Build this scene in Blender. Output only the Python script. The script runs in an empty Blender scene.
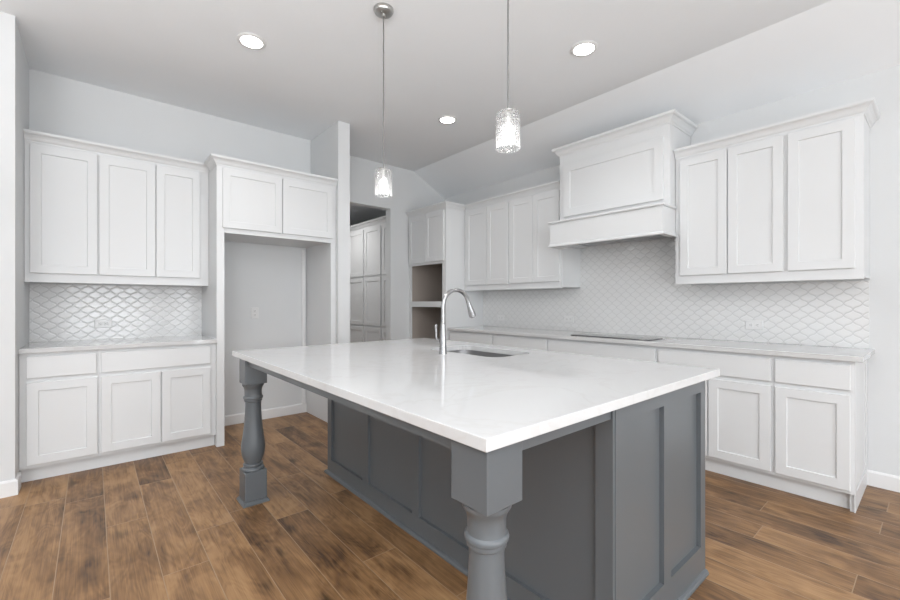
import bpy, bmesh, math, random
from mathutils import Vector
C = bpy.context.scene.collection
sc = bpy.context.scene

# ------------------------------------------------------------------ camera
F_PX, HOR, CAM_H = 419.3, 302.4, 1.225
TH = math.atan(491.5 / F_PX)                      # world X axis points TH to the right of the view
cam_d = bpy.data.cameras.new('camera')
cam_d.sensor_width = 36.0
cam_d.lens = F_PX / 900 * 36.0
cam_d.shift_y = (HOR - 300) / 900
cam_d.clip_start = 0.05
cam = bpy.data.objects.new('camera', cam_d); C.objects.link(cam)
cam.location = (0, 0, CAM_H)
cam.rotation_euler = (math.pi / 2, 0, TH - math.pi / 2)   # looks along (cos TH, sin TH)
sc.camera = cam

# ------------------------------------------------------------------ world, exposure, daylight
sc.view_settings.view_transform = 'Standard'
sc.view_settings.look = 'None'
sc.view_settings.gamma = 1
sc.view_settings.use_curve_mapping = False
sc.view_settings.exposure = -0.16
w = bpy.data.worlds.new('daylight'); sc.world = w; w.use_nodes = True
bg = w.node_tree.nodes['Background']
bg.inputs[0].default_value = (0.80, 0.90, 1.0, 1); bg.inputs[1].default_value = 0.7

DAY = 27.0          # watts per square metre of window, daylight entering
DAYCOL = (0.93, 0.965, 1.0)
SPOT_W = 34.0
PEND_W = 3.0
# added upward fill lamps by the camera, standing in for a ceiling-bounced flash
for bx, by, bw in ((-1.4, 1.6, 30.0), (-1.2, 0.0, 80.0), (-0.6, -1.0, 85.0)):
    bl = bpy.data.lights.new('bounce_fill', 'AREA'); bl.shape = 'SQUARE'; bl.size = 1.2; bl.energy = bw; bl.color = (0.975, 0.985, 1.0)
    bo = bpy.data.objects.new('bounce_fill', bl); C.objects.link(bo)
    bo.location = (bx, by, 1.9); bo.rotation_euler = (math.pi, 0, 0)

# ------------------------------------------------------------------ room dimensions
CEIL = 3.05; XW = 3.97; YW = 4.62; YP = 4.77; CREASE = 3.40; ZW = 2.76
XB = -3.2; YB = -2.8        # walls behind the camera
YH = 7.6                    # far end of the pantry hall

# ------------------------------------------------------------------ materials
def new_mat(name):
    m = bpy.data.materials.new(name); m.use_nodes = True
    nt = m.node_tree
    return m, nt, nt.nodes, nt.links, nt.nodes['Principled BSDF']

def simple(name, col, rough=0.5, metal=0.0, bump=0.0, bscale=200.0, var=0.0, spec=None, coat=0.0):
    m, nt, N, L, p = new_mat(name)
    p.inputs['Base Color'].default_value = (*col, 1)
    p.inputs['Roughness'].default_value = rough
    p.inputs['Metallic'].default_value = metal
    if spec is not None: p.inputs['Specular IOR Level'].default_value = spec
    if coat: p.inputs['Coat Weight'].default_value = coat
    tc = N.new('ShaderNodeTexCoord')
    nz = N.new('ShaderNodeTexNoise'); nz.inputs['Scale'].default_value = bscale; nz.inputs['Detail'].default_value = 3
    L.new(tc.outputs['Object'], nz.inputs['Vector'])
    if bump:
        b = N.new('ShaderNodeBump'); b.inputs['Strength'].default_value = bump; b.inputs['Distance'].default_value = 0.002
        L.new(nz.outputs['Fac'], b.inputs['Height']); L.new(b.outputs['Normal'], p.inputs['Normal'])
    if var:
        n2 = N.new('ShaderNodeTexNoise'); n2.inputs['Scale'].default_value = 3.0; n2.inputs['Detail'].default_value = 2
        L.new(tc.outputs['Object'], n2.inputs['Vector'])
        mx = N.new('ShaderNodeMix'); mx.data_type = 'RGBA'
        mx.inputs[6].default_value = (*[c * (1 - var) for c in col], 1)
        mx.inputs[7].default_value = (*[min(1, c * (1 + var)) for c in col], 1)
        L.new(n2.outputs['Fac'], mx.inputs[0]); L.new(mx.outputs[2], p.inputs['Base Color'])
    return m

M = {}
M['wall'] = simple('wall_paint', (0.68, 0.69, 0.695), 0.75, bump=0.25, bscale=90, var=0.015)
M['ceiling'] = simple('ceiling_paint', (0.845, 0.86, 0.875), 0.85, bump=0.3, bscale=70, var=0.015)
M['trim'] = simple('trim_paint', (0.78, 0.78, 0.78), 0.4, bump=0.05)
M['cab'] = simple('cabinet_white_paint', (0.700, 0.708, 0.712), 0.38, bump=0.06, bscale=150)
M['cabin'] = simple('raw_cabinet_interior', (0.40, 0.35, 0.31), 0.6, bump=0.1, var=0.08)
M['grey'] = simple('island_grey_paint', (0.112, 0.123, 0.132), 0.33, bump=0.06, bscale=150)
M['steel'] = simple('brushed_steel', (0.42, 0.42, 0.425), 0.26, metal=1.0, bump=0.03, bscale=400)
M['sinksteel'] = simple('satin_sink_steel', (0.24, 0.24, 0.245), 0.42, metal=1.0, bump=0.03, bscale=300)
M['nickel'] = simple('brushed_nickel', (0.50, 0.495, 0.48), 0.32, metal=1.0, bump=0.03, bscale=400)
M['plastic'] = simple('white_plastic', (0.74, 0.74, 0.735), 0.35)
M['slot'] = simple('dark_slot', (0.06, 0.06, 0.06), 0.5)
M['glassblack'] = simple('black_ceramic_glass', (0.012, 0.012, 0.013), 0.03)
M['glassblack'].node_tree.nodes['Principled BSDF'].inputs['IOR'].default_value = 2.2
M['rubber'] = simple('dark_rubber', (0.03, 0.03, 0.03), 0.6)
M['shadowgap'] = simple('dark_gap_paint', (0.05, 0.053, 0.056), 0.6)

def emis(name, col, s):
    m, nt, N, L, p = new_mat(name)
    p.inputs['Base Color'].default_value = (0.9, 0.9, 0.9, 1)
    p.inputs['Emission Color'].default_value = (*col, 1)
    p.inputs['Emission Strength'].default_value = s
    return m
M['lens'] = emis('lit_lens', (1, 0.985, 0.96), 14.0)
M['bulb'] = emis('lit_bulb', (1, 0.99, 0.97), 4.0)
M['rod'] = simple('satin_dark_nickel', (0.22, 0.22, 0.215), 0.45, metal=0.8, bump=0.02)

def glass_mat():
    m, nt, N, L, p = new_mat('seeded_glass')
    p.inputs['Base Color'].default_value = (1, 1, 1, 1)
    p.inputs['Roughness'].default_value = 0.02
    p.inputs['Transmission Weight'].default_value = 1.0
    p.inputs['IOR'].default_value = 1.45
    tc = N.new('ShaderNodeTexCoord')
    v = N.new('ShaderNodeTexVoronoi'); v.inputs['Scale'].default_value = 95; L.new(tc.outputs['Object'], v.inputs['Vector'])
    b = N.new('ShaderNodeBump'); b.inputs['Strength'].default_value = 0.9; b.inputs['Distance'].default_value = 0.004
    L.new(v.outputs['Distance'], b.inputs['Height']); L.new(b.outputs['Normal'], p.inputs['Normal'])
    tr = N.new('ShaderNodeBsdfTranslucent'); tr.inputs['Color'].default_value = (0.95, 0.95, 0.95, 1)
    rp = N.new('ShaderNodeMapRange'); rp.inputs['From Min'].default_value = 0.15; rp.inputs['From Max'].default_value = 0.75
    rp.inputs['To Min'].default_value = 0.02; rp.inputs['To Max'].default_value = 0.10
    L.new(v.outputs['Distance'], rp.inputs['Value'])
    ms = N.new('ShaderNodeMixShader'); L.new(rp.outputs[0], ms.inputs[0]); L.new(p.outputs[0], ms.inputs[1]); L.new(tr.outputs[0], ms.inputs[2])
    L.new(ms.outputs[0], N['Material Output'].inputs['Surface'])
    return m
M['glass'] = glass_mat()

def clear_mat():
    m, nt, N, L, p = new_mat('window_glass')
    p.inputs['Base Color'].default_value = (1, 1, 1, 1); p.inputs['Roughness'].default_value = 0.0
    p.inputs['Transmission Weight'].default_value = 1.0; p.inputs['IOR'].default_value = 1.1
    return m
M['pane'] = clear_mat()

def quartz():
    m, nt, N, L, p = new_mat('white_quartz')
    tc = N.new('ShaderNodeTexCoord')
    n1 = N.new('ShaderNodeTexNoise'); n1.inputs['Scale'].default_value = 2.6; n1.inputs['Detail'].default_value = 7; n1.inputs['Distortion'].default_value = 1.2
    L.new(tc.outputs['Object'], n1.inputs['Vector'])
    a = N.new('ShaderNodeMath'); a.operation = 'SUBTRACT'; a.inputs[1].default_value = 0.5; L.new(n1.outputs['Fac'], a.inputs[0])
    ab = N.new('ShaderNodeMath'); ab.operation = 'ABSOLUTE'; L.new(a.outputs[0], ab.inputs[0])
    r = N.new('ShaderNodeValToRGB'); r.color_ramp.elements[0].position = 0.0; r.color_ramp.elements[0].color = (0.585, 0.58, 0.575, 1)
    r.color_ramp.elements[1].position = 0.03; r.color_ramp.elements[1].color = (0.605, 0.605, 0.605, 1)
    L.new(ab.outputs[0], r.inputs[0])
    L.new(r.outputs[0], p.inputs['Base Color'])
    p.inputs['Roughness'].default_value = 0.07
    return m
M['quartz'] = quartz()

def math_node(N, L, op, a, b=None):
    n = N.new('ShaderNodeMath'); n.operation = op
    for i, v in enumerate((a, b)):
        if v is None: continue
        if isinstance(v, (int, float)): n.inputs[i].default_value = v
        else: L.new(v, n.inputs[i])
    return n.outputs[0]

def tile_mat(name, axis, du, u0, v0):
    """glossy white arabesque tile, lattice 94 x 80 mm"""
    m, nt, N, L, p = new_mat(name)
    tc = N.new('ShaderNodeTexCoord'); sp = N.new('ShaderNodeSeparateXYZ'); L.new(tc.outputs['Object'], sp.inputs[0])
    f = lambda op, a, b=None: math_node(N, L, op, a, b)
    u = f('DIVIDE', f('SUBTRACT', sp.outputs[axis], u0), du)
    v = f('DIVIDE', f('SUBTRACT', sp.outputs[2], v0), 0.0825)
    a = f('ADD', u, v); b = f('SUBTRACT', u, v)
    a2 = f('ADD', a, f('MULTIPLY', f('SINE', f('MULTIPLY', b, 2 * math.pi)), 0.05))
    b2 = f('ADD', b, f('MULTIPLY', f('SINE', f('MULTIPLY', a, 2 * math.pi)), 0.05))
    def dist(x): return f('ABSOLUTE', f('SUBTRACT', f('FRACT', x), 0.5))
    da = f('SUBTRACT', 0.5, dist(a2)); db = f('SUBTRACT', 0.5, dist(b2))
    d = f('MINIMUM', da, db)
    rg = N.new('ShaderNodeMapRange'); rg.inputs['From Min'].default_value = 0.018; rg.inputs['From Max'].default_value = 0.042
    L.new(d, rg.inputs['Value'])
    # each tile its own tiny tilt
    cell = N.new('ShaderNodeCombineXYZ'); L.new(f('FLOOR', a2), cell.inputs[0]); L.new(f('FLOOR', b2), cell.inputs[1])
    wn = N.new('ShaderNodeTexWhiteNoise'); wn.noise_dimensions = '2D'; L.new(cell.outputs[0], wn.inputs['Vector'])
    mx = N.new('ShaderNodeMix'); mx.data_type = 'RGBA'
    mx.inputs[6].default_value = (0.56, 0.56, 0.555, 1); mx.inputs[7].default_value = (0.74, 0.74, 0.735, 1)
    L.new(rg.outputs[0], mx.inputs[0]); L.new(mx.outputs[2], p.inputs['Base Color'])
    rr = f('SUBTRACT', 0.6, f('MULTIPLY', rg.outputs[0], 0.48)); L.new(rr, p.inputs['Roughness'])
    pil = N.new('ShaderNodeMapRange'); pil.interpolation_type = 'SMOOTHSTEP'
    pil.inputs['From Min'].default_value = 0.02; pil.inputs['From Max'].default_value = 0.16; L.new(d, pil.inputs['Value'])
    nz = N.new('ShaderNodeTexNoise'); nz.inputs['Scale'].default_value = 22; L.new(tc.outputs['Object'], nz.inputs['Vector'])
    sepc = N.new('ShaderNodeSeparateColor'); L.new(wn.outputs['Color'], sepc.inputs[0])
    tilt = f('ADD', f('MULTIPLY', f('FRACT', a2), f('SUBTRACT', sepc.outputs[0], 0.5)), f('MULTIPLY', f('FRACT', b2), f('SUBTRACT', sepc.outputs[1], 0.5)))
    h = f('ADD', f('ADD', pil.outputs[0], f('MULTIPLY', nz.outputs['Fac'], 0.5)), f('MULTIPLY', tilt, 0.5))
    bp = N.new('ShaderNodeBump'); bp.inputs['Strength'].default_value = 0.55; bp.inputs['Distance'].default_value = 0.002
    L.new(h, bp.inputs['Height']); L.new(bp.outputs['Normal'], p.inputs['Normal'])
    return m
M['tileX'] = tile_mat('arabesque_tile_left', 0, 0.0945, 0.02, 1.245)
M['tileY'] = tile_mat('arabesque_tile_back', 1, 0.0945, 0.015, 1.011)

def wood_floor():
    m, nt, N, L, p = new_mat('oak_planks')
    f = lambda op, a, b=None: math_node(N, L, op, a, b)
    tc = N.new('ShaderNodeTexCoord'); sp = N.new('ShaderNodeSeparateXYZ'); L.new(tc.outputs['Object'], sp.inputs[0])
    PWD, PLN = 0.183, 1.22
    xs = f('DIVIDE', f('SUBTRACT', sp.outputs[0], 0.057), PWD)
    row = f('FLOOR', xs); fx = f('FRACT', xs)
    w1 = N.new('ShaderNodeTexWhiteNoise'); w1.noise_dimensions = '1D'; L.new(row, w1.inputs['W'])
    ys = f('ADD', f('DIVIDE', sp.outputs[1], PLN), w1.outputs['Value'])
    col = f('FLOOR', ys); fy = f('FRACT', ys)
    cid = N.new('ShaderNodeCombineXYZ'); L.new(row, cid.inputs[0]); L.new(col, cid.inputs[1])
    w2 = N.new('ShaderNodeTexWhiteNoise'); w2.noise_dimensions = '2D'; L.new(cid.outputs[0], w2.inputs['Vector'])
    sc2 = N.new('ShaderNodeSeparateColor'); L.new(w2.outputs['Color'], sc2.inputs[0])
    # grain coordinates, shifted per plank
    gx = f('ADD', sp.outputs[0], f('MULTIPLY', sc2.outputs[0], 40.0))
    gy = f('ADD', sp.outputs[1], f('MULTIPLY', sc2.outputs[1], 40.0))
    def vec(sx, sy):
        c = N.new('ShaderNodeCombineXYZ'); L.new(f('MULTIPLY', gx, sx), c.inputs[0]); L.new(f('MULTIPLY', gy, sy), c.inputs[1])
        return c.outputs[0]
    def noise(v, scale, det, dist=0.0, rough=0.55):
        n = N.new('ShaderNodeTexNoise'); n.inputs['Scale'].default_value = scale; n.inputs['Detail'].default_value = det
        n.inputs['Distortion'].default_value = dist; n.inputs['Roughness'].default_value = rough
        L.new(v, n.inputs['Vector']); return n.outputs['Fac']
    big = noise(vec(1.0, 0.42), 7.0, 3, 0.6)                 # cloudy tone within a plank
    ringsrc = noise(vec(1.0, 0.22), 6.5, 2, 0.3)             # cathedral figure
    rings = f('MULTIPLY', f('ADD', f('SINE', f('MULTIPLY', ringsrc, 95.0)), 1.0), 0.5)
    fine = noise(vec(1.0, 0.016), 230.0, 3, 0.0, 0.65)
    mid = noise(vec(1.0, 0.045), 46.0, 3, 0.35)
    t = f('ADD', f('MULTIPLY', big, 0.70), f('MULTIPLY', mid, 0.30))
    t = f('ADD', t, f('MULTIPLY', fine, 0.36))
    t = f('ADD', t, f('MULTIPLY', rings, 0.05))
    t = f('ADD', t, f('MULTIPLY', sc2.outputs[2], 0.16))
    t = f('ADD', f('MULTIPLY', f('SUBTRACT', t, 0.84), 1.35), 0.50)
    r = N.new('ShaderNodeValToRGB'); cr = r.color_ramp
    cr.elements[0].position = 0.12; cr.elements[0].color = (0.060, 0.031, 0.016, 1)
    cr.elements[1].position = 0.90; cr.elements[1].color = (0.47, 0.285, 0.140, 1)
    e = cr.elements.new(0.35); e.color = (0.195, 0.102, 0.043, 1)
    e = cr.elements.new(0.58); e.color = (0.335, 0.188, 0.084, 1)
    L.new(t, r.inputs[0])
    # knots
    vo = N.new('ShaderNodeTexVoronoi'); vo.inputs['Scale'].default_value = 1.0
    vv = N.new('ShaderNodeCombineXYZ'); L.new(f('ADD', f('MULTIPLY', gx, 5.0), f('MULTIPLY', big, 0.5)), vv.inputs[0]); L.new(f('MULTIPLY', gy, 2.2), vv.inputs[1])
    L.new(vv.outputs[0], vo.inputs['Vector'])
    kd = f('ADD', vo.outputs['Distance'], f('MULTIPLY', mid, 0.22))
    km = N.new('ShaderNodeMapRange'); km.interpolation_type = 'SMOOTHSTEP'
    km.inputs['From Min'].default_value = 0.13; km.inputs['From Max'].default_value = 0.30
    km.inputs['To Min'].default_value = 0.42; km.inputs['To Max'].default_value = 1.0
    L.new(kd, km.inputs['Value'])
    mk = N.new('ShaderNodeMix'); mk.data_type = 'RGBA'; mk.blend_type = 'MULTIPLY'; mk.inputs[0].default_value = 1.0
    L.new(r.outputs[0], mk.inputs[6]); L.new(km.outputs[0], mk.inputs[7])
    # pale thin seams
    sx = f('MINIMUM', fx, f('SUBTRACT', 1.0, fx)); sy = f('MINIMUM', fy, f('SUBTRACT', 1.0, fy))
    ds = f('MINIMUM', f('MULTIPLY', sx, PWD), f('MULTIPLY', sy, PLN))
    sm = N.new('ShaderNodeMapRange'); sm.inputs['From Min'].default_value = 0.0010; sm.inputs['From Max'].default_value = 0.0024
    L.new(ds, sm.inputs['Value'])
    ms = N.new('ShaderNodeMix'); ms.data_type = 'RGBA'; ms.inputs[6].default_value = (0.34, 0.23, 0.14, 1)
    L.new(sm.outputs[0], ms.inputs[0]); L.new(mk.outputs[2], ms.inputs[7])
    L.new(ms.outputs[2], p.inputs['Base Color'])
    L.new(f('ADD', 0.34, f('MULTIPLY', fine, 0.2)), p.inputs['Roughness'])
    bp = N.new('ShaderNodeBump'); bp.inputs['Strength'].default_value = 0.25; bp.inputs['Distance'].default_value = 0.0015
    L.new(f('ADD', f('MULTIPLY', fine, 0.5), sm.outputs[0]), bp.inputs['Height']); L.new(bp.outputs['Normal'], p.inputs['Normal'])
    return m
M['floor'] = wood_floor()
M['ground'] = simple('lawn_outside', (0.10, 0.16, 0.06), 0.9, bump=0.5, bscale=30, var=0.2)

# ------------------------------------------------------------------ mesh helpers
def link(name, bm, mat, parent=None, smooth=False, bevel=0.0, seg=2):
    bmesh.ops.recalc_face_normals(bm, faces=bm.faces)
    me = bpy.data.meshes.new(name); bm.to_mesh(me); bm.free()
    o = bpy.data.objects.new(name, me); C.objects.link(o)
    me.materials.append(M[mat])
    if smooth:
        for f in me.polygons: f.use_smooth = True
        me.set_sharp_from_angle(angle=math.radians(38))
    if bevel:
        b = o.modifiers.new('bevel', 'BEVEL'); b.width = bevel; b.segments = seg; b.limit_method = 'ANGLE'
    if parent: o.parent = parent
    return o

def box(bm, x0, x1, y0, y1, z0, z1):
    v = [bm.verts.new((x, y, z)) for x in (x0, x1) for y in (y0, y1) for z in (z0, z1)]
    for f in ((0, 1, 3, 2), (4, 6, 7, 5), (0, 4, 5, 1), (2, 3, 7, 6), (0, 2, 6, 4), (1, 5, 7, 3)):
        bm.faces.new([v[i] for i in f])

def boxes(*bs):
    bm = bmesh.new()
    for b in bs: box(bm, *b)
    return bm

def sweep(bm, prof, path, side=1, closed_profile=True):
    """profile [(out, z)], path [(x, y)] mitred; out is to the right of travel when side=1"""
    n = len(path); P = [Vector(p) for p in path]; rings = []
    for i in range(n):
        ds = []
        if i > 0: ds.append((P[i] - P[i - 1]).normalized())
        if i < n - 1: ds.append((P[i + 1] - P[i]).normalized())
        ns = [Vector((d.y, -d.x)) * side for d in ds]
        if len(ns) == 2:
            m = (ns[0] + ns[1]).normalized(); m = m / max(0.2, m.dot(ns[0]))
        else: m = ns[0]
        rings.append([bm.verts.new((P[i].x + m.x * o, P[i].y + m.y * o, z)) for o, z in prof])
    k = len(prof)
    for i in range(n - 1):
        for j in range(k):
            bm.faces.new((rings[i][j], rings[i][(j + 1) % k], rings[i + 1][(j + 1) % k], rings[i + 1][j]))
    bm.faces.new(rings[0]); bm.faces.new(rings[-1][::-1])

def lathe(bm, prof, cx=0.0, cy=0.0, seg=40, caps=True):
    rings = []
    for r, z in prof:
        rings.append([bm.verts.new((cx + r * math.cos(2 * math.pi * i / seg), cy + r * math.sin(2 * math.pi * i / seg), z)) for i in range(seg)])
    for a, b in zip(rings, rings[1:]):
        for i in range(seg):
            bm.faces.new((a[i], a[(i + 1) % seg], b[(i + 1) % seg], b[i]))
    if caps:
        bm.faces.new(rings[0][::-1]); bm.faces.new(rings[-1])

def tube(bm, pts, rad, seg=16):
    """tube through 3-D points; rad a number or a list"""
    P = [Vector(p) for p in pts]; n = len(P)
    R = rad if isinstance(rad, (list, tuple)) else [rad] * n
    t0 = (P[1] - P[0]).normalized()
    up = Vector((0, 1, 0)) if abs(t0.y) < 0.9 else Vector((1, 0, 0))
    a = (up - t0 * up.dot(t0)).normalized(); rings = []
    for i in range(n):
        t = ((P[min(i + 1, n - 1)] - P[max(i - 1, 0)])).normalized()
        a = (a - t * a.dot(t)).normalized(); b = t.cross(a)
        rings.append([bm.verts.new(P[i] + (a * math.cos(2 * math.pi * j / seg) + b * math.sin(2 * math.pi * j / seg)) * R[i]) for j in range(seg)])
    for u, v in zip(rings, rings[1:]):
        for j in range(seg):
            bm.faces.new((u[j], u[(j + 1) % seg], v[(j + 1) % seg], v[j]))
    bm.faces.new(rings[0][::-1]); bm.faces.new(rings[-1])

def smooth_curve(pts, steps=8):
    """Catmull-Rom"""
    out = []; P = [Vector(p) for p in pts]
    for i in range(len(P) - 1):
        p0 = P[max(i - 1, 0)]; p1 = P[i]; p2 = P[i + 1]; p3 = P[min(i + 2, len(P) - 1)]
        for s in range(steps):
            t = s / steps
            out.append(0.5 * ((2 * p1) + (-p0 + p2) * t + (2 * p0 - 5 * p1 + 4 * p2 - p3) * t * t + (-p0 + 3 * p1 - 3 * p2 + p3) * t ** 3))
    out.append(P[-1]); return out

def rings_mesh(rings):
    """closed shell from nested rectangles [(x0,x1,z0,z1,y)], first and last are capped"""
    bm = bmesh.new(); R = []
    for x0, x1, z0, z1, y in rings:
        R.append([bm.verts.new(c) for c in ((x0, y, z0), (x1, y, z0), (x1, y, z1), (x0, y, z1))])
    for a, b in zip(R, R[1:]):
        for i in range(4): bm.faces.new((a[i], a[(i + 1) % 4], b[(i + 1) % 4], b[i]))
    bm.faces.new(R[0]); bm.faces.new(R[-1][::-1])
    return bm

def tag(o, label=None, cat=None, group=None, kind=None):
    if label: o['label'] = label
    if cat: o['category'] = cat
    if group: o['group'] = group
    if kind: o['kind'] = kind
    return o

def thing(name, label, cat, loc=(0, 0, 0), rz=0.0, group=None):
    o = bpy.data.objects.new(name, None); C.objects.link(o)
    o.empty_display_size = 0.1
    o.location = loc; o.rotation_euler = (0, 0, rz)
    return tag(o, label, cat, group)

def struct(name, bm, mat, label, cat, bevel=0.0):
    return tag(link(name, bm, mat, bevel=bevel), label, cat, kind='structure')

# ------------------------------------------------------------------ room shell
T = 0.12
struct('floor', boxes((XB, XW, YB, YH, -0.10, 0.0)), 'floor', 'warm brown wood plank floor with pale seams', 'floor')
bm = bmesh.new()
sec = [(XB, CEIL), (CREASE, CEIL), (XW, ZW), (XW, CEIL + 0.2), (XB, CEIL + 0.2)]
va = [bm.verts.new((x, YB, z)) for x, z in sec]; vb = [bm.verts.new((x, YP, z)) for x, z in sec]
bm.faces.new(va); bm.faces.new(vb[::-1])
for i in range(5): bm.faces.new((va[i], va[(i + 1) % 5], vb[(i + 1) % 5], vb[i]))
struct('ceiling', bm, 'ceiling', 'light grey painted ceiling sloping down towards the range hood wall', 'ceiling')
struct('wall_left', boxes((-0.374, 1.875, YW, YW + T, 0, CEIL)), 'wall', 'light grey wall behind the refrigerator space', 'wall')
struct('wall_corner', boxes((XB, -0.374, 3.83, YW + T, 0, CEIL)), 'wall', 'light grey wall end at the left edge of the picture', 'wall')
struct('wall_partition', boxes((1.878, 2.005, 3.930, YW + T, 0, CEIL)), 'wall', 'narrow white partition end beside the refrigerator surround', 'wall')
struct('wall_doorway', boxes((2.005, 2.06, YP, YP + T, 0, CEIL), (3.027, XW, YP, YP + T, 0, CEIL), (2.06, 3.027, YP, YP + T, 2.475, CEIL)),
       'wall', 'light grey wall with the tall plain doorway to the pantry', 'wall')
struct('wall_right', boxes((XW, XW + T, YB, YH, 0, CEIL)), 'wall', 'light grey wall behind the range hood and tile', 'wall')
# behind the camera: walls with window openings
def wall_with_openings(name, axis, pos, a0, a1, wins, label):
    bs = []; cur = a0
    for (u0, u1, z0, z1) in wins:
        bs.append((cur, u0, 0, CEIL)); bs.append((u0, u1, 0, z0)); bs.append((u0, u1, z1, CEIL)); cur = u1
    bs.append((cur, a1, 0, CEIL))
    bm = bmesh.new()
    for u0, u1, z0, z1 in bs:
        if z1 - z0 < 1e-4: continue
        if axis == 'x': box(bm, u0, u1, pos - T, pos, z0, z1)
        else: box(bm, pos - T, pos, u0, u1, z0, z1)
    struct(name, bm, 'wall', label, 'wall')
WIN_S = [(-2.6, -1.2, 0.5, 2.45), (-0.4, 1.0, 0.5, 2.45), (1.5, 2.5, 0.05, 2.45)]
WIN_W = [(-2.0, -0.6, 0.6, 2.45), (0.6, 2.0, 0.6, 2.45)]
wall_with_openings('wall_front', 'x', YB, XB - T, XW + T, WIN_S, 'plain wall with three tall windows behind the viewer')
wall_with_openings('wall_side', 'y', XB, YB, 3.83, WIN_W, 'plain wall with two windows to the side of the viewer')
wn = 1
for axis, pos, wins in (('x', YB, WIN_S), ('y', XB, WIN_W)):
    for (u0, u1, z0, z1) in wins:
        f = 0.05; um = (u0 + u1) / 2
        bm = bmesh.new()
        def wb(a0, a1, zz0, zz1, d0=-0.09, d1=-0.03):
            if axis == 'x': box(bm, a0, a1, pos + d0, pos + d1, zz0, zz1)
            else: box(bm, pos + d0, pos + d1, a0, a1, zz0, zz1)
        wb(u0, u0 + f, z0, z1); wb(u1 - f, u1, z0, z1); wb(u0 + f, u1 - f, z0, z0 + f); wb(u0 + f, u1 - f, z1 - f, z1)
        wb(um - 0.02, um + 0.02, z0 + f, z1 - f)
        fr = struct('window_%d' % wn, bm, 'trim', 'white window frame letting in daylight', 'window')
        bm = bmesh.new(); wb(u0 + f, u1 - f, z0 + f, z1 - f, -0.064, -0.058)
        link('pane', bm, 'pane', fr)
        ld = bpy.data.lights.new('window_daylight', 'AREA'); ld.shape = 'RECTANGLE'; ld.size = u1 - u0 - 0.1; ld.size_y = z1 - z0 - 0.1
        ld.energy = DAY * ld.size * ld.size_y * (1.0 if axis == 'x' else 0.12); ld.color = DAYCOL
        lo = bpy.data.objects.new('window_daylight', ld); C.objects.link(lo)
        if axis == 'x': lo.location = (um, pos + 0.01, (z0 + z1) / 2); lo.rotation_euler = (math.pi / 2, 0, 0)
        else: lo.location = (pos + 0.01, um, (z0 + z1) / 2); lo.rotation_euler = (math.pi / 2, 0, -math.pi / 2)
        lo.parent = fr
        wn += 1

# pantry hall beyond the doorway
struct('wall_hall', boxes((1.60, 1.72, YP + T, YH, 0, 2.78), (1.60, XW, YH, YH + T, 0, 2.78)), 'wall', 'wall of the dim pantry hall seen through the doorway', 'wall')
struct('ceiling_hall', boxes((1.60, XW, YP + T, YH, 2.78, 2.9)), 'ceiling', 'shaded ceiling of the pantry hall seen through the doorway', 'ceiling')

# baseboards
BP = [(0, 0), (0.014, 0), (0.014, 0.088), (0.008, 0.10), (0, 0.10)]
def baseboard(name, path, side, label):
    bm = bmesh.new(); sweep(bm, BP, path, side); struct(name, bm, 'trim', label, 'baseboard')
baseboard('baseboard_left', [(0.862, YW), (1.822, YW)], 1, 'white baseboard at the back of the refrigerator space')
baseboard('baseboard_corner', [(XB, 3.83), (-0.374, 3.83), (-0.374, 3.98)], 1, 'white baseboard at the far left wall end')
baseboard('baseboard_right', [(XW, 0.324), (XW, YB)], 1, 'white baseboard running right of the base cabinets')
baseboard('baseboard_partition', [(1.878, 3.975), (1.878, 3.930), (2.005, 3.930), (2.005, YP), (2.06, YP)], 1, 'white baseboard around the narrow partition end')
baseboard('baseboard_doorway', [(3.027, YP), (3.315, YP)], 1, 'white baseboard between doorway and oven tower')
struct('trim_1', boxes((1.772, 1.806, YW - 0.02, YW, 0.10, 1.81)), 'trim', 'slim white vertical trim strip in the back corner of the refrigerator space', 'trim')

# ------------------------------------------------------------------ cabinet builder (front faces local -y)
def shaker(name, x0, x1, z0, z1, y=0.0, th=0.020, rail=0.058, rec=0.009, mat='cab', parent=None):
    c = 0.002; e = 0.003
    bm = rings_mesh([(x0, x1, z0, z1, y), (x0, x1, z0, z1, y - th + c), (x0 + c, x1 - c, z0 + c, z1 - c, y - th),
                     (x0 + rail, x1 - rail, z0 + rail, z1 - rail, y - th),
                     (x0 + rail + e, x1 - rail - e, z0 + rail + e, z1 - rail - e, y - th + rec)])
    return link(name, bm, mat, parent)

def slab(name, x0, x1, z0, z1, y=0.0, th=0.020, mat='cab', parent=None):
    c = 0.002
    bm = rings_mesh([(x0, x1, z0, z1, y), (x0, x1, z0, z1, y - th + c), (x0 + c, x1 - c, z0 + c, z1 - c, y - th)])
    return link(name, bm, mat, parent)

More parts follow.
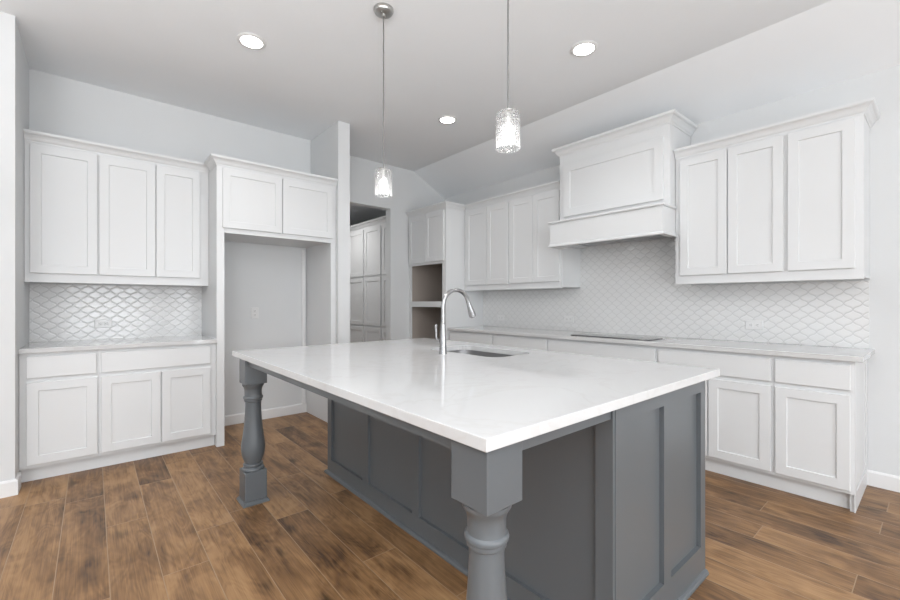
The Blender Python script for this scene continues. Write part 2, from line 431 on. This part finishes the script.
def base_cabinet(loc, rz, width, depth, drawer, doors, label, toe=0.055, end=None, name='base_cabinet', notch=None, group=None):
    """drawer (x0,x1) ; doors list of (x0,x1), all in local x; end='lo'/'hi' adds a finished end panel down to the floor"""
    t = thing(name, label, 'cabinet', loc, rz, group or 'white base cabinets')
    g = 0.00005
    bm = boxes((g, width - g, 0.0, depth, 0.103, 0.882))
    # keep the inside out of the way of a sink or cooktop: the body is one closed carcass
    link('carcass', bm, 'cab', t, bevel=0.0012)
    tx0, tx1 = (0.0, width)
    if end == 'hi': tx1 = width - 0.02
    link('toe_kick', boxes((g, tx1 - g, toe, toe + 0.018, 0.0, 0.103)), 'cab', t)
    if end == 'hi':
        link('end_panel', boxes((width - 0.019, width, 0.012, depth, 0.0, 0.1025)), 'cab', t)
        bm = boxes((width, width + 0.006, 0.0, 0.05, 0.0, 0.882), (width, width + 0.006, depth - 0.06, depth, 0.0, 0.882),
                   (width, width + 0.006, 0.05, depth - 0.06, 0.0, 0.11), (width, width + 0.006, 0.05, depth - 0.06, 0.82, 0.882))
        link('end_frame', bm, 'cab', t, bevel=0.001)
    if drawer:
        for d in drawer: slab('drawer_front', d[0], d[1], 0.712, 0.858, parent=t)
    for d in doors: shaker('door', d[0], d[1], 0.125, 0.682, parent=t)
    return t

def wall_cabinet(loc, rz, width, depth, z0, z1, doors, label, dz, name='wall_cabinet', group=None):
    t = thing(name, label, 'cabinet', loc, rz, group or 'white wall cabinets')
    g = 0.00005
    # carcass with a face frame lip that hangs a little below the box floor
    bm = boxes((g, width - g, 0.0, 0.019, z0, z1), (g, width - g, 0.019, depth, z0 + 0.012, z1))
    link('carcass', bm, 'cab', t)
    for d in doors: shaker('door', d[0], d[1], dz[0], dz[1], parent=t)
    return t

CROWN = [(0.0, 0.0), (0.004, 0.0), (0.006, 0.010), (0.014, 0.018), (0.022, 0.034), (0.034, 0.048), (0.044, 0.052), (0.050, 0.060), (0.050, 0.074), (0.0, 0.074)]
def crown(path, z, label, side=1, s=1.0, parent=None, name='crown_molding'):
    bm = bmesh.new(); sweep(bm, [(o * s, z + h * s) for o, h in CROWN], path, side)
    o = link(name, bm, 'cab', parent)
    if parent is None: tag(o, label, 'molding')
    return o

RZ = -math.pi / 2        # hood-wall cabinets: local x runs towards -Y, local y towards +X

# ---- left run, lower
YF = 4.0
base_cabinet((-0.372, YF, 0), 0, 0.406, YW - 0.001 - YF, [(0.035, 0.395)], [(0.035, 0.401)],
             'white base cabinet with one drawer and one door, against the left wall end')
base_cabinet((0.034, YF, 0), 0, 0.764, YW - 0.001 - YF, [(0.016, 0.722)], [(0.016, 0.375), (0.383, 0.724)],
             'white two-door base cabinet with one wide drawer front beside the refrigerator space')
tag(link('countertop', boxes((-0.373, 0.799, 3.965, YW - 0.001, 0.8825, 0.914)), 'quartz', bevel=0.002),
    'short white quartz countertop in the alcove left of the refrigerator space', 'countertop')
tag(link('tile_backsplash', boxes((-0.373, 0.799, YW - 0.009, YW - 0.0005, 0.9145, 1.372)), 'tileX'),
    'white arabesque tile backsplash above the short left countertop', 'backsplash')
# ---- left run, upper
YU = 4.29
DZ = (1.440, 2.372)
wall_cabinet((-0.372, YU, 0), 0, 0.406, YW - 0.001 - YU, 1.373, 2.41, [(0.028, 0.402)],
             'white single-door wall cabinet against the left wall end', DZ)
wall_cabinet((0.034, YU, 0), 0, 0.764, YW - 0.001 - YU, 1.373, 2.41, [(0.008, 0.368), (0.374, 0.694)],
             'white two-door wall cabinet above the short countertop, touching the refrigerator surround', DZ)
crown([(-0.3725, YU), (0.7985, YU)], 2.388, 'white crown molding along the top of the left wall cabinets')

# ---- refrigerator surround
fr = thing('refrigerator_surround', 'tall white refrigerator surround with empty space below two short doors', 'cabinet', (0.80, 3.98, 0))
D = YW - 0.001 - 3.98
link('side_panel', boxes((0, 0.06, 0, D, 0, 2.41)), 'cab', fr, bevel=0.0015)
link('side_panel', boxes((1.022, 1.075, 0, D, 0, 2.41)), 'cab', fr, bevel=0.0015)
link('top_box', boxes((0.0605, 1.0215, 0.0, 0.019, 1.822, 2.41), (0.0605, 1.0215, 0.019, D, 1.834, 2.41)), 'cab', fr)
shaker('door', 0.044 + 0.0, 0.535, 1.864, 2.372, parent=fr); shaker('door', 0.545, 1.036, 1.864, 2.372, parent=fr)
bm = bmesh.new(); sweep(bm, [(o, 2.388 + h) for o, h in CROWN], [(0, D - 0.40), (0, 0), (1.0755, 0)], 1)
link('crown_molding', bm, 'cab', fr)

# ---- oven tower
XT = 3.32
tw = thing('oven_tower_cabinet', 'tall white oven tower cabinet with two small doors over empty appliance openings', 'cabinet', (XT, YP - 0.001, 0), RZ)
WT = YP - 0.001 - 3.965; DT = XW - 0.001 - XT
st = 0.055
bm = boxes((0, st, 0, 0.02, 0.10, 2.41), (WT - 0.075, WT, 0, 0.02, 0.10, 2.41),
           (st, WT - 0.075, 0, 0.02, 1.715, 2.41), (st, WT - 0.075, 0, 0.02, 1.165, 1.238), (st, WT - 0.075, 0, 0.02, 0.10, 0.52))
link('face_frame', bm, 'cab', tw)
bm = boxes((0, 0.018, 0.02, DT, 0, 2.41), (WT - 0.018, WT, 0.02, DT, 0, 2.41), (0.018, WT - 0.018, DT - 0.012, DT, 0, 2.41),
           (0.018, WT - 0.018, 0.02, DT - 0.012, 2.392, 2.41), (0.018, WT - 0.018, 0.06, 0.08, 0, 0.10))
link('carcass', bm, 'cab', tw)
link('interior_lining', boxes((0.0185, 0.026, 0.021, DT - 0.0215, 0.53, 1.75), (WT - 0.026, WT - 0.0185, 0.021, DT - 0.0215, 0.53, 1.75),
                              (0.0185, WT - 0.0185, DT - 0.021, DT - 0.0125, 0.53, 1.75), (0.0185, WT - 0.0185, 0.021, DT - 0.0215, 1.751, 1.76)), 'cabin', tw)
link('shelf', boxes((0.027, WT - 0.027, 0.021, DT - 0.022, 1.180, 1.200)), 'cabin', tw)
link('shelf', boxes((0.027, WT - 0.027, 0.021, DT - 0.022, 0.502, 0.522)), 'cabin', tw)
shaker('door', 0.030, 0.396, 1.745, 2.372, parent=tw); shaker('door', 0.404, 0.770, 1.745, 2.372, parent=tw)
shaker('drawer_front', 0.030, 0.770, 0.125, 0.47, parent=tw)
bm = bmesh.new(); sweep(bm, [(o, 2.388 + h) for o, h in CROWN], [(0, 0), (WT, 0), (WT, 0.30)], 1)
link('crown_molding', bm, 'cab', tw)

# ---- hood wall, lower run
XF = 3.37
DB = XW - 0.001 - XF
def hbase(y1, y0, drawer, doors, label, **k):
    return base_cabinet((XF, y1, 0), RZ, y1 - y0, DB, [(y1 - b, y1 - a) for a, b in drawer], [(y1 - b, y1 - a) for a, b in doors], label, toe=0.045, **k)
hbase(3.964, 3.205, [(3.222, 3.935)], [(3.222, 3.569), (3.577, 3.935)], 'white base cabinet under the counter next to the oven tower')
hbase(3.205, 2.475, [(2.490, 3.190)], [(2.490, 2.836), (2.844, 3.190)], 'white base cabinet seen past the sink, second from the oven tower')
hbase(2.475, 1.443, [(1.456, 2.462)], [(1.456, 1.955), (1.963, 2.462)], 'wide white base cabinet with one long blank front directly under the cooktop')
hbase(1.443, 0.708, [(0.722, 1.430)], [(0.722, 1.082), (1.090, 1.430)], 'white base cabinet with one wide drawer partly hidden by the island corner')
hbase(0.708, 0.330, [(0.345, 0.697)], [(0.345, 0.697)], 'white end base cabinet with one drawer and one door, nearest the open wall', end='hi')
tag(link('countertop', boxes((3.335, XW - 0.001, 0.288, 3.964, 0.8825, 0.914)), 'quartz', bevel=0.002),
    'long white quartz countertop running under the range hood to the oven tower', 'countertop')
tag(link('tile_backsplash', boxes((XW - 0.009, XW - 0.0005, 0.315, 3.964, 0.9145, 1.372), (XW - 0.009, XW - 0.0005, 1.41, 2.50, 1.372, 1.90)), 'tileY'),
    'long white arabesque tile backsplash rising behind the range hood', 'backsplash')

# ---- hood wall, uppers
XU = 3.63; DU = XW - 0.001 - XU
def hwall(y1, y0, doors, label):
    return wall_cabinet((XU, y1, 0), RZ, y1 - y0, DU, 1.372, 2.41, [(y1 - b, y1 - a) for a, b in doors], label, DZ)
hwall(3.964, 3.202, [(3.560, 3.925), (3.218, 3.554)], 'white two-door wall cabinet touching the oven tower')
hwall(3.202, 2.500, [(2.860, 3.190), (2.522, 2.854)], 'white two-door wall cabinet immediately left of the range hood')
hwall(1.412, 0.697, [(1.044, 1.372), (0.707, 1.036)], 'white two-door wall cabinet immediately right of the range hood')
hwall(0.697, 0.312, [(0.350, 0.682)], 'white single-door wall cabinet at the open right end')
crown([(XU, 3.913), (XU, 2.50)], 2.388, 'white crown molding over the wall cabinets between oven tower and range hood')
crown([(XU, 1.41), (XU, 0.312), (XW - 0.001, 0.312)], 2.388, 'white crown molding over the wall cabinets right of the range hood')

# ---- range hood
hd = thing('range_hood', 'white panelled wooden range hood with crown on top', 'range hood', (3.39, 2.472, 0), RZ)
WH = 2.472 - 1.414; BXD = XW - 0.0095 - 3.39
link('lower_box', boxes((0, WH, 0, 0.018, 1.79, 1.985), (0, 0.018, 0.018, 0.24, 1.79, 1.985), (WH - 0.018, WH, 0.018, 0.24, 1.79, 1.985),
                        (0.03, 0.048, 0.24, BXD, 1.79, 1.985), (WH - 0.018, WH, 0.24, BXD, 1.79, 1.985), (0.018, WH - 0.018, 0.018, BXD, 1.967, 1.985)), 'cab', hd)
link('upper_body', boxes((0.014, WH - 0.002, 0.14, BXD, 1.9855, 2.70)), 'cab', hd, bevel=0.0015)
shaker('front_panel', 0.064, WH - 0.047, 2.060, 2.570, y=0.14, parent=hd, rail=0.075)
LED = [(0, 0), (0.012, 0.0), (0.016, 0.006), (0.016, 0.014), (0.010, 0.020), (0, 0.020)]
LED2 = [(0, 0), (0.018, 0.0), (0.018, 0.010), (0.012, 0.014), (0.004, 0.026), (0, 0.028)]
bm = bmesh.new(); sweep(bm, [(o, 1.986 + h) for o, h in LED], [(-0.0, 0.23), (0, 0), (WH, 0), (WH, 0.23)], 1)
box(bm, 0, WH, 0, 0.139, 1.986, 2.006)
link('ledge_trim', bm, 'cab', hd)
link('bottom_lip', boxes((0, 0.04, 0, 0.235, 1.762, 1.789), (WH - 0.04, WH, 0, 0.235, 1.762, 1.789), (0.04, WH - 0.04, 0, 0.04, 1.762, 1.789)), 'cab', hd)
bm = bmesh.new(); sweep(bm, [(o, 1.760 + h) for o, h in LED2], [(-0.0, 0.235), (0, 0), (WH, 0), (WH, 0.235)], 1)
link('lip_trim', bm, 'cab', hd)
bm = bmesh.new(); sweep(bm, [(o * 1.15, 2.664 + h * 1.06) for o, h in CROWN], [(0.014, BXD), (0.014, 0.14), (WH - 0.002, 0.14), (WH - 0.002, BXD)], 1)
link('crown_molding', bm, 'cab', hd)
link('hood_liner', boxes((0.10, WH - 0.10, 0.045, BXD - 0.05, 1.805, 1.82), (0.0185, WH - 0.0185, 0.0185, BXD - 0.01, 1.821, 1.83)), 'steel', hd)
for k in (0.30, WH - 0.30):
    bm = bmesh.new(); lathe(bm, [(0.028, 1.800), (0.028, 1.8048)], k, 0.12, 24); link('hood_lamp', bm, 'lens', hd)

# ---- cooktop
ck = thing('cooktop', 'flat black glass cooktop set in the long countertop under the hood', 'cooktop', (3.44, 1.535, 0.914))
link('glass_top', boxes((0, 0.24, 0, 0.74, 0.0, 0.007)), 'glassblack', ck, bevel=0.002)
for (cx, cy, r) in ((0.12, 0.13, 0.08), (0.12, 0.37, 0.095), (0.12, 0.61, 0.08)):
    bm = bmesh.new()
    pr = [(r - 0.002, 0.0071), (r - 0.002, 0.0074), (r, 0.0074), (r, 0.0071)]
    lathe(bm, pr, cx, cy, 40, caps=False); link('burner_ring', bm, 'nickel', ck)

# ------------------------------------------------------------------ island
IX0, IX1, IY0, IY1 = 1.29, 2.135, 0.695, 2.87
isl = thing('kitchen_island', 'dark grey painted kitchen island with panelled sides and turned legs', 'island', (IX0, IY0, 0))
LX, LY = IX1 - IX0, IY1 - IY0
# hollow body so that the sink bowl hangs inside freely
b = 0.018
bm = boxes((0.018, 0.018 + b, 0.018, LY - 0.001, 0.10, 0.880), (LX - 0.038, LX - 0.03, 0.018, LY - 0.001, 0.10, 0.880),
           (0.03, LX - 0.048, 0.018, 0.03, 0.10, 0.880), (0.03, LX - 0.048, LY - 0.019, LY - 0.001, 0.10, 0.880), (0.03, LX - 0.048, 0.03, LY - 0.019, 0.10, 0.118))
link('body', bm, 'grey', isl)
# panelled left face (local x = 0 outward)
ZT = 0.8815
stiles = [(0.0, 0.062)] + [(y - IY0, y2 - IY0) for y, y2 in ((1.240 - 0.0, 1.300), (1.764, 1.823), (2.292, 2.360), (2.812, 2.87))]
bm = bmesh.new()
for a, c2 in stiles: box(bm, 0.0, 0.018, a, c2, 0.10, ZT)
for (a, c2), (d2, e2) in zip(stiles, stiles[1:]):
    box(bm, 0.0, 0.018, c2, d2, 0.10, 0.106); box(bm, 0.0, 0.018, c2, d2, 0.812, ZT)
box(bm, 0.0, 0.018, 0, LY, 0.0, 0.10)
link('back_panel', bm, 'grey', isl)
# panelled near end (local y = 0 outward)
bm = bmesh.new()
xs = [(0.018, 0.080), (0.390, 0.455), (0.770, LX - 0.022)]
for a, c2 in xs: box(bm, a, c2, 0.0, 0.018, 0.10, ZT)
for (a, c2), (d2, e2) in zip(xs, xs[1:]):
    box(bm, c2, d2, 0.0, 0.018, 0.10, 0.135); box(bm, c2, d2, 0.0, 0.018, 0.825, ZT)
box(bm, 0.018, LX - 0.022, 0.0, 0.018, 0.0, 0.10)
link('end_panel', bm, 'grey', isl)
link('end_panel', boxes((0.018, LX - 0.022, LY - 0.001, LY + 0.011, 0.0, ZT)), 'grey', isl)
link('corner_bead', boxes((0.0135, 0.0215, -0.003, -0.0002, 0.02, ZT)), 'grey', isl, bevel=0.001)
# shoe moulding
SH = [(0.0, 0.0), (0.016, 0.0), (0.015, 0.008), (0.010, 0.016), (0.0, 0.020)]
bm = bmesh.new(); sweep(bm, SH, [(LX - 0.022, LY + 0.011), (0, LY + 0.011), (0, 0), (LX - 0.022, 0)], 1)
sh = link('shoe_molding', bm, 'grey', isl)
# working side: doors and a toe space
link('toe_kick', boxes((LX - 0.10, LX - 0.085, 0.012, LY - 0.001, 0, 0.10)), 'grey', isl)
dws = [(0.03, 0.50), (0.51, 0.97), (0.98, 1.56), (1.57, 2.14)]
for a, c2 in dws:
    rm = rings_mesh([(a, c2, 0.125, 0.68, 0), (a, c2, 0.125, 0.68, -0.02), (a + 0.057, c2 - 0.057, 0.182, 0.623, -0.02), (a + 0.06, c2 - 0.06, 0.185, 0.62, -0.011)])
    for v in rm.verts: v.co = Vector((LX - 0.0295 - v.co.y, v.co.x, v.co.z))
    link('door', rm, 'grey', isl)
    link('drawer_front', boxes((LX - 0.0295, LX - 0.0095, a, c2, 0.70, 0.86)), 'grey', isl, bevel=0.0015)
# apron under the overhang (world coordinates minus the origin)
def W(x0, x1, y0, y1, z0, z1): return (x0 - IX0, x1 - IX0, y0 - IY0, y1 - IY0, z0, z1)
bm = boxes(W(0.712, 0.732, 0.812, 2.702, 0.843, ZT), W(0.825, 1.2895, 0.702, 0.722, 0.843, ZT), W(0.825, 1.2895, 2.79, 2.81, 0.843, ZT))
link('apron', bm, 'grey', isl)
# turned legs
LEG = [(0.050, 0.728), (0.0625, 0.726), (0.0625, 0.716), (0.059, 0.710), (0.054, 0.702), (0.051, 0.694), (0.0495, 0.684), (0.0490, 0.668),
       (0.0495, 0.656), (0.0505, 0.650), (0.0555, 0.646), (0.0570, 0.640), (0.0555, 0.633), (0.0505, 0.629), (0.0515, 0.624), (0.0505, 0.618), (0.0455, 0.614),
       (0.0450, 0.590), (0.0465, 0.550), (0.0495, 0.500), (0.0540, 0.450), (0.0600, 0.405), (0.0655, 0.370), (0.0685, 0.345), (0.0690, 0.328),
       (0.0670, 0.305), (0.0620, 0.280), (0.0550, 0.258), (0.0505, 0.247), (0.0480, 0.242), (0.0480, 0.238), (0.0550, 0.235), (0.0575, 0.230), (0.0550, 0.225), (0.0500, 0.222),
       (0.0500, 0.218), (0.0580, 0.213), (0.0630, 0.205), (0.0625, 0.199), (0.050, 0.198)]
def leg(px, py, first=[None]):
    loc = (px - IX0, py - IY0, 0)
    if first[0] is None:
        bm = boxes((-0.0635, 0.0635, -0.0635, 0.0635, 0.728, 0.8815))
        lg = link('leg', bm, 'grey', isl, bevel=0.0015)
        bm = bmesh.new(); lathe(bm, LEG[::-1], 0, 0, 56); sp = link('turned_shaft', bm, 'grey', lg, smooth=True)
        bm = boxes((-0.0635, 0.0635, -0.0635, 0.0635, 0.022, 0.198)); fb = link('foot_block', bm, 'grey', lg, bevel=0.004)
        bm = rings_mesh([(-0.0765, 0.0765, -0.0765, 0.0765, 0), (-0.0765, 0.0765, -0.0765, 0.0765, 0.008), (-0.066, 0.066, -0.066, 0.066, 0.0218)])
        for v in bm.verts: v.co = Vector((v.co.x, v.co.z, v.co.y))
        ft = link('foot_molding', bm, 'grey', lg)
        first[0] = (lg, (sp, fb, ft)); lg.location = loc; return
    src, kids = first[0]
    c = src.copy(); C.objects.link(c); c.parent = isl; c.location = loc
    for k in kids:
        d = k.copy(); C.objects.link(d); d.parent = c
leg(0.7585, 0.7465); leg(0.7585, 2.7675)

# island countertop with a rounded sink cut-out
SX0, SX1, SY0, SY1 = 1.715, 2.075, 1.62, 2.26
def rrect(x0, x1, y0, y1, r, n=6):
    pts = []
    for cx, cy, a0 in ((x1 - r, y1 - r, 0), (x0 + r, y1 - r, 90), (x0 + r, y0 + r, 180), (x1 - r, y0 + r, 270)):
        for i in range(n + 1):
            a = math.radians(a0 + 90 * i / n); pts.append((cx + r * math.cos(a), cy + r * math.sin(a)))
    return pts
CT = (0.682, 2.230, 0.672, 2.955)
def slab_with_hole(z0, z1):
    bm = bmesh.new(); n = 6
    hole = rrect(SX0, SX1, SY0, SY1, 0.09, n)
    outer = [(CT[1], CT[3]), (CT[0], CT[3]), (CT[0], CT[2]), (CT[1], CT[2])]
    for z in (z0, z1):
        h = [bm.verts.new((x, y, z)) for x, y in hole]; o = [bm.verts.new((x, y, z)) for x, y in outer]
        if z == z0: h0, o0 = h, o
        k = n + 1
        for q in range(4):
            for i in range(n): bm.faces.new((o[q], h[q * k + i], h[q * k + i + 1]))
            bm.faces.new((o[q], h[q * k + n], h[(q * k + n + 1) % (4 * k)], o[(q + 1) % 4]))
    for i in range(len(h)): bm.faces.new((h0[i], h0[(i + 1) % len(h)], h[(i + 1) % len(h)], h[i]))
    for i in range(4): bm.faces.new((o0[i], o0[(i + 1) % 4], o[(i + 1) % 4], o[i]))
    return bm
tag(link('countertop', slab_with_hole(0.882, 0.914), 'quartz', bevel=0.0022),
    'large glossy white quartz island countertop with a sink cut-out', 'countertop')
# undermount sink
sk = thing('sink', 'undermount stainless steel sink in the island countertop', 'sink', ((SX0 + SX1) / 2, (SY0 + SY1) / 2, 0.68))
bm = bmesh.new()
hx, hy = (SX1 - SX0) / 2, (SY1 - SY0) / 2
loops = []
for (e, r, z) in ((0.014, 0.095, 0.2005), (0.004, 0.092, 0.2005), (0.002, 0.09, 0.195), (-0.012, 0.085, 0.03), (-0.035, 0.07, 0.008), (-0.06, 0.05, 0.004)):
    loops.append([bm.verts.new((x, y, z)) for x, y in rrect(-hx - e, hx + e, -hy - e, hy + e, r)])
for a, c2 in zip(loops, loops[1:]):
    for i in range(len(a)): bm.faces.new((a[i], a[(i + 1) % len(a)], c2[(i + 1) % len(a)], c2[i]))
bm.faces.new(loops[-1])
o = link('bowl', bm, 'sinksteel', sk, smooth=True)
so = o.modifiers.new('thick', 'SOLIDIFY'); so.thickness = 0.0015; so.offset = -1
bm = bmesh.new(); lathe(bm, [(0.042, 0.0045), (0.042, 0.008), (0.034, 0.0085), (0.030, 0.0055)], 0, 0, 28); link('drain', bm, 'nickel', sk, smooth=True)

# faucet
fc = thing('faucet', 'tall brushed steel gooseneck faucet with pull-down spray head and side lever', 'faucet', (1.608, 1.950, 0.914))
bm = bmesh.new()
lathe(bm, [(0.0245, 0.0), (0.0245, 0.004), (0.0230, 0.010), (0.0220, 0.03), (0.0195, 0.09), (0.0170, 0.140), (0.0158, 0.175), (0.0150, 0.185), (0.0130, 0.188)], 0, 0, 32)
link('base', bm, 'steel', fc, smooth=True)
R = 0.106
pts = [(0, 0, 0.180), (0, 0, 0.22), (0, 0, 0.26), (0, 0, 0.282)]
for i in range(1, 15):
    a = math.pi * (1 - i / 14 * 0.90)
    pts.append((R + R * math.cos(a), 0, 0.282 + R * 1.00 * math.sin(a)))
bm = bmesh.new(); tube(bm, pts, 0.0125, 20); link('spout', bm, 'steel', fc, smooth=True)
e = Vector(pts[-1]); d = (e - Vector(pts[-2])).normalized()
bm = bmesh.new(); tube(bm, [e - d * 0.004, e + d * 0.02, e + d * 0.028, e + d * 0.085, e + d * 0.100, e + d * 0.104], [0.0135, 0.0145, 0.0160, 0.0225, 0.0225, 0.019], 24)
hdp = link('spray_head', bm, 'steel', fc, smooth=True)
bm = bmesh.new(); tube(bm, [e + d * 0.1042, e + d * 0.1065], 0.0150, 24); link('nozzle', bm, 'rubber', hdp)
bm = bmesh.new(); tube(bm, [(0, 0.020, 0.075), (0, 0.045, 0.078), (0, 0.058, 0.082)], [0.0125, 0.0115, 0.009], 18)
tube(bm, smooth_curve([(0, 0.050, 0.078), (0, 0.062, 0.092), (0, 0.066, 0.12), (0, 0.068, 0.165), (0, 0.069, 0.172)], 5),
     [0.008] * 5 + [0.0065] * 5 + [0.007] * 5 + [0.009] * 5 + [0.007], 14)
link('lever_handle', bm, 'steel', fc, smooth=True)

# ------------------------------------------------------------------ wall outlets
def outlet(loc, rz, vert, label):
    t = thing('wall_outlet', label, 'outlet', loc, rz, 'white wall outlets')
    w2, h2 = (0.036, 0.058) if vert else (0.058, 0.036)
    link('faceplate', rings_mesh([(-w2, w2, -h2, h2, 0), (-w2, w2, -h2, h2, -0.004), (-w2 + 0.004, w2 - 0.004, -h2 + 0.004, h2 - 0.004, -0.0065)]), 'plastic', t)
    for s in (-1, 1):
        cx, cz = (0, s * 0.021) if vert else (s * 0.021, 0)
        a, c2 = (0.016, 0.014) if vert else (0.014, 0.016)
        rc = link('receptacle', rings_mesh([(cx - a, cx + a, cz - c2, cz + c2, -0.0066), (cx - a + 0.001, cx + a - 0.001, cz - c2 + 0.001, cz + c2 - 0.001, -0.0085)]), 'plastic', t)
        if vert: sl = boxes((cx - 0.007, cx - 0.005, -0.0092, -0.0086, cz - 0.002, cz + 0.007), (cx + 0.005, cx + 0.007, -0.0092, -0.0086, cz - 0.002, cz + 0.007), (cx - 0.002, cx + 0.002, -0.0092, -0.0086, cz - 0.009, cz - 0.005))
        else: sl = boxes((cx - 0.002, cx + 0.007, -0.0092, -0.0086, cz - 0.007, cz - 0.005), (cx - 0.002, cx + 0.007, -0.0092, -0.0086, cz + 0.005, cz + 0.007), (cx - 0.009, cx - 0.005, -0.0092, -0.0086, cz - 0.002, cz + 0.002))
        link('slots', sl, 'slot', rc)
outlet((0.072, YW - 0.0092, 1.045), 0, False, 'white outlet on the tile above the short left countertop')
outlet((1.280, YW - 0.0002, 1.115), 0, True, 'white upright outlet on the wall inside the refrigerator space')
outlet((XW - 0.0092, 0.955, 1.047), RZ, False, 'white outlet on the tile right of the cooktop')
outlet((XW - 0.0092, 2.640, 1.042), RZ, False, 'white outlet on the tile just left of the cooktop')
outlet((XW - 0.0092, 3.640, 1.030), RZ, False, 'white outlet on the tile near the oven tower')

# ------------------------------------------------------------------ pantry cabinets seen through the doorway
XP = 3.20
def pantry(y1, y0, doors, label):
    t = thing('pantry_cabinet', label, 'cabinet', (XP, y1, 0), RZ, 'tall cabinets in the pantry hall')
    link('carcass', boxes((0.0006, y1 - y0 - 0.0006, 0, XW - 0.001 - XP, 0.10, 2.375)), 'cab', t)
    link('toe_kick', boxes((0.0006, y1 - y0 - 0.0006, 0.06, 0.078, 0.0, 0.10)), 'cab', t)
    for a, b2 in doors:
        for z0, z1 in ((0.12, 0.848), (0.878, 1.600), (1.630, 2.345)): shaker('door', y1 - b2, y1 - a, z0, z1, parent=t)
pantry(7.30, 6.30, [(6.81, 7.28), (6.32, 6.79)], 'white floor-to-ceiling pantry cabinet deepest in the hall past the partition')
pantry(6.30, 5.27, [(5.80, 6.28), (5.29, 5.75)], 'white floor-to-ceiling pantry cabinet seen centrally through the doorway')
pantry(5.27, 4.895, [(4.91, 5.24)], 'narrow white pantry cabinet beside the right doorway jamb')
crown([(XP, 7.30), (XP, 4.895)], 2.376, 'white crown molding over the pantry cabinets beyond the doorway')

# ------------------------------------------------------------------ ceiling fixtures
def downlight(x, y, label, z=CEIL, power=SPOT_W, cone=128):
    t = thing('recessed_light', label, 'ceiling light', (x, y, z), group='round recessed ceiling lights')
    bm = bmesh.new(); lathe(bm, [(0.070, -0.0005), (0.095, -0.0005), (0.095, -0.004), (0.088, -0.009), (0.074, -0.010), (0.070, -0.007)], 0, 0, 48, caps=False)
    # close the ring
    link('trim_ring', bm, 'plastic', t, smooth=True)
    bm = bmesh.new(); lathe(bm, [(0.0735, -0.0035), (0.0735, -0.0068), (0.05, -0.0085)], 0, 0, 40); link('lens', bm, 'lens', t, smooth=True)
    ld = bpy.data.lights.new('lamp', 'SPOT'); ld.energy = power; ld.spot_size = math.radians(cone); ld.spot_blend = 0.85
    ld.shadow_soft_size = 0.06; ld.color = (1, 0.985, 0.97)
    lo = bpy.data.objects.new('lamp', ld); C.objects.link(lo); lo.parent = t; lo.location = (0, 0, -0.02)
downlight(0.846, 3.127, 'round recessed light above the floor by the left cabinets')
downlight(2.696, 3.199, 'round recessed light between the two pendants, nearest the doorway')
downlight(2.689, 1.668, 'round recessed light right of both pendants, facing the range hood')
downlight(2.5, 5.9, 'unseen round recessed light added to brighten the pantry hall', z=2.78, power=SPOT_W * 2.3, cone=165)  # out-of-view lamp, added to brighten the hall behind the doorway

def pendant(x, y, z_top, z_bot, label):
    t = thing('pendant_light', label, 'pendant light', (x, y, z_bot), group='glass pendants over the island')
    H = CEIL - z_bot; h = z_top - z_bot
    bm = bmesh.new(); lathe(bm, [(0.062, H - 0.0005), (0.062, H - 0.012), (0.058, H - 0.016), (0.055, H - 0.024), (0.048, H - 0.028), (0.040, H - 0.032), (0.014, H - 0.034), (0.012, H - 0.050), (0.006, H - 0.052)][::-1], 0, 0, 40)
    cn = link('canopy', bm, 'nickel', t, smooth=True)
    for a in (0.6, 3.74):
        bm = bmesh.new(); lathe(bm, [(0.0015, H - 0.040), (0.005, H - 0.039), (0.006, H - 0.034), (0.005, H - 0.030)], 0.030 * math.cos(a), 0.030 * math.sin(a), 12)
        link('screw', bm, 'nickel', cn, smooth=True)
    bm = bmesh.new(); lathe(bm, [(0.0038, h + 0.001), (0.0038, H - 0.0525)], 0, 0, 14); link('rod', bm, 'rod', t, smooth=True)
    # socket cap sits on the shade top
    bm = bmesh.new(); lathe(bm, [(0.017, h - 0.062), (0.017, h - 0.012), (0.030, h - 0.010), (0.030, h - 0.004), (0.010, h - 0.003), (0.006, h + 0.006)], 0, 0, 32); link('socket', bm, 'nickel', t, smooth=True)
    ro, ri = 0.0535, 0.0495
    prof = [(ri, 0.0), (ro, 0.0), (ro, h - 0.018), (ro - 0.006, h - 0.008), (0.034, h - 0.0005), (0.031, h - 0.0005), (0.031, h - 0.0045), (ri - 0.006, h - 0.012), (ri, h - 0.020), (ri, 0.0)]
    bm = bmesh.new(); lathe(bm, prof, 0, 0, 48, caps=False); bmesh.ops.remove_doubles(bm, verts=bm.verts, dist=1e-5)
    link('glass_shade', bm, 'glass', t, smooth=True)
    bm = bmesh.new(); lathe(bm, [(0.004, 0.028), (0.015, 0.034), (0.020, 0.05), (0.020, 0.09), (0.016, h - 0.075), (0.012, h - 0.0635)], 0, 0, 24)
    link('bulb', bm, 'bulb', t, smooth=True)
    ld = bpy.data.lights.new('lamp', 'POINT'); ld.energy = PEND_W; ld.shadow_soft_size = 0.05; ld.color = (1, 0.985, 0.97)
    lo = bpy.data.objects.new('lamp', ld); C.objects.link(lo); lo.parent = t; lo.location = (0, 0, -0.03)
pendant(1.380, 2.255, 2.056, 1.889, 'clear textured glass cylinder pendant nearer the doorway, the smaller-looking of the two')
pendant(1.385, 1.232, 2.062, 1.897, 'clear textured glass cylinder pendant nearer the viewer, the larger-looking of the two')

# ground outside the windows
tag(link('lawn', boxes((XB - 8, XW + 8, YB - 12, YB - T - 0.02, -0.3, -0.15), (XB - 10, XB - T - 0.02, YB - T - 0.02, 9, -0.3, -0.15)), 'ground'), 'lawn outside the windows', 'lawn', kind='structure')
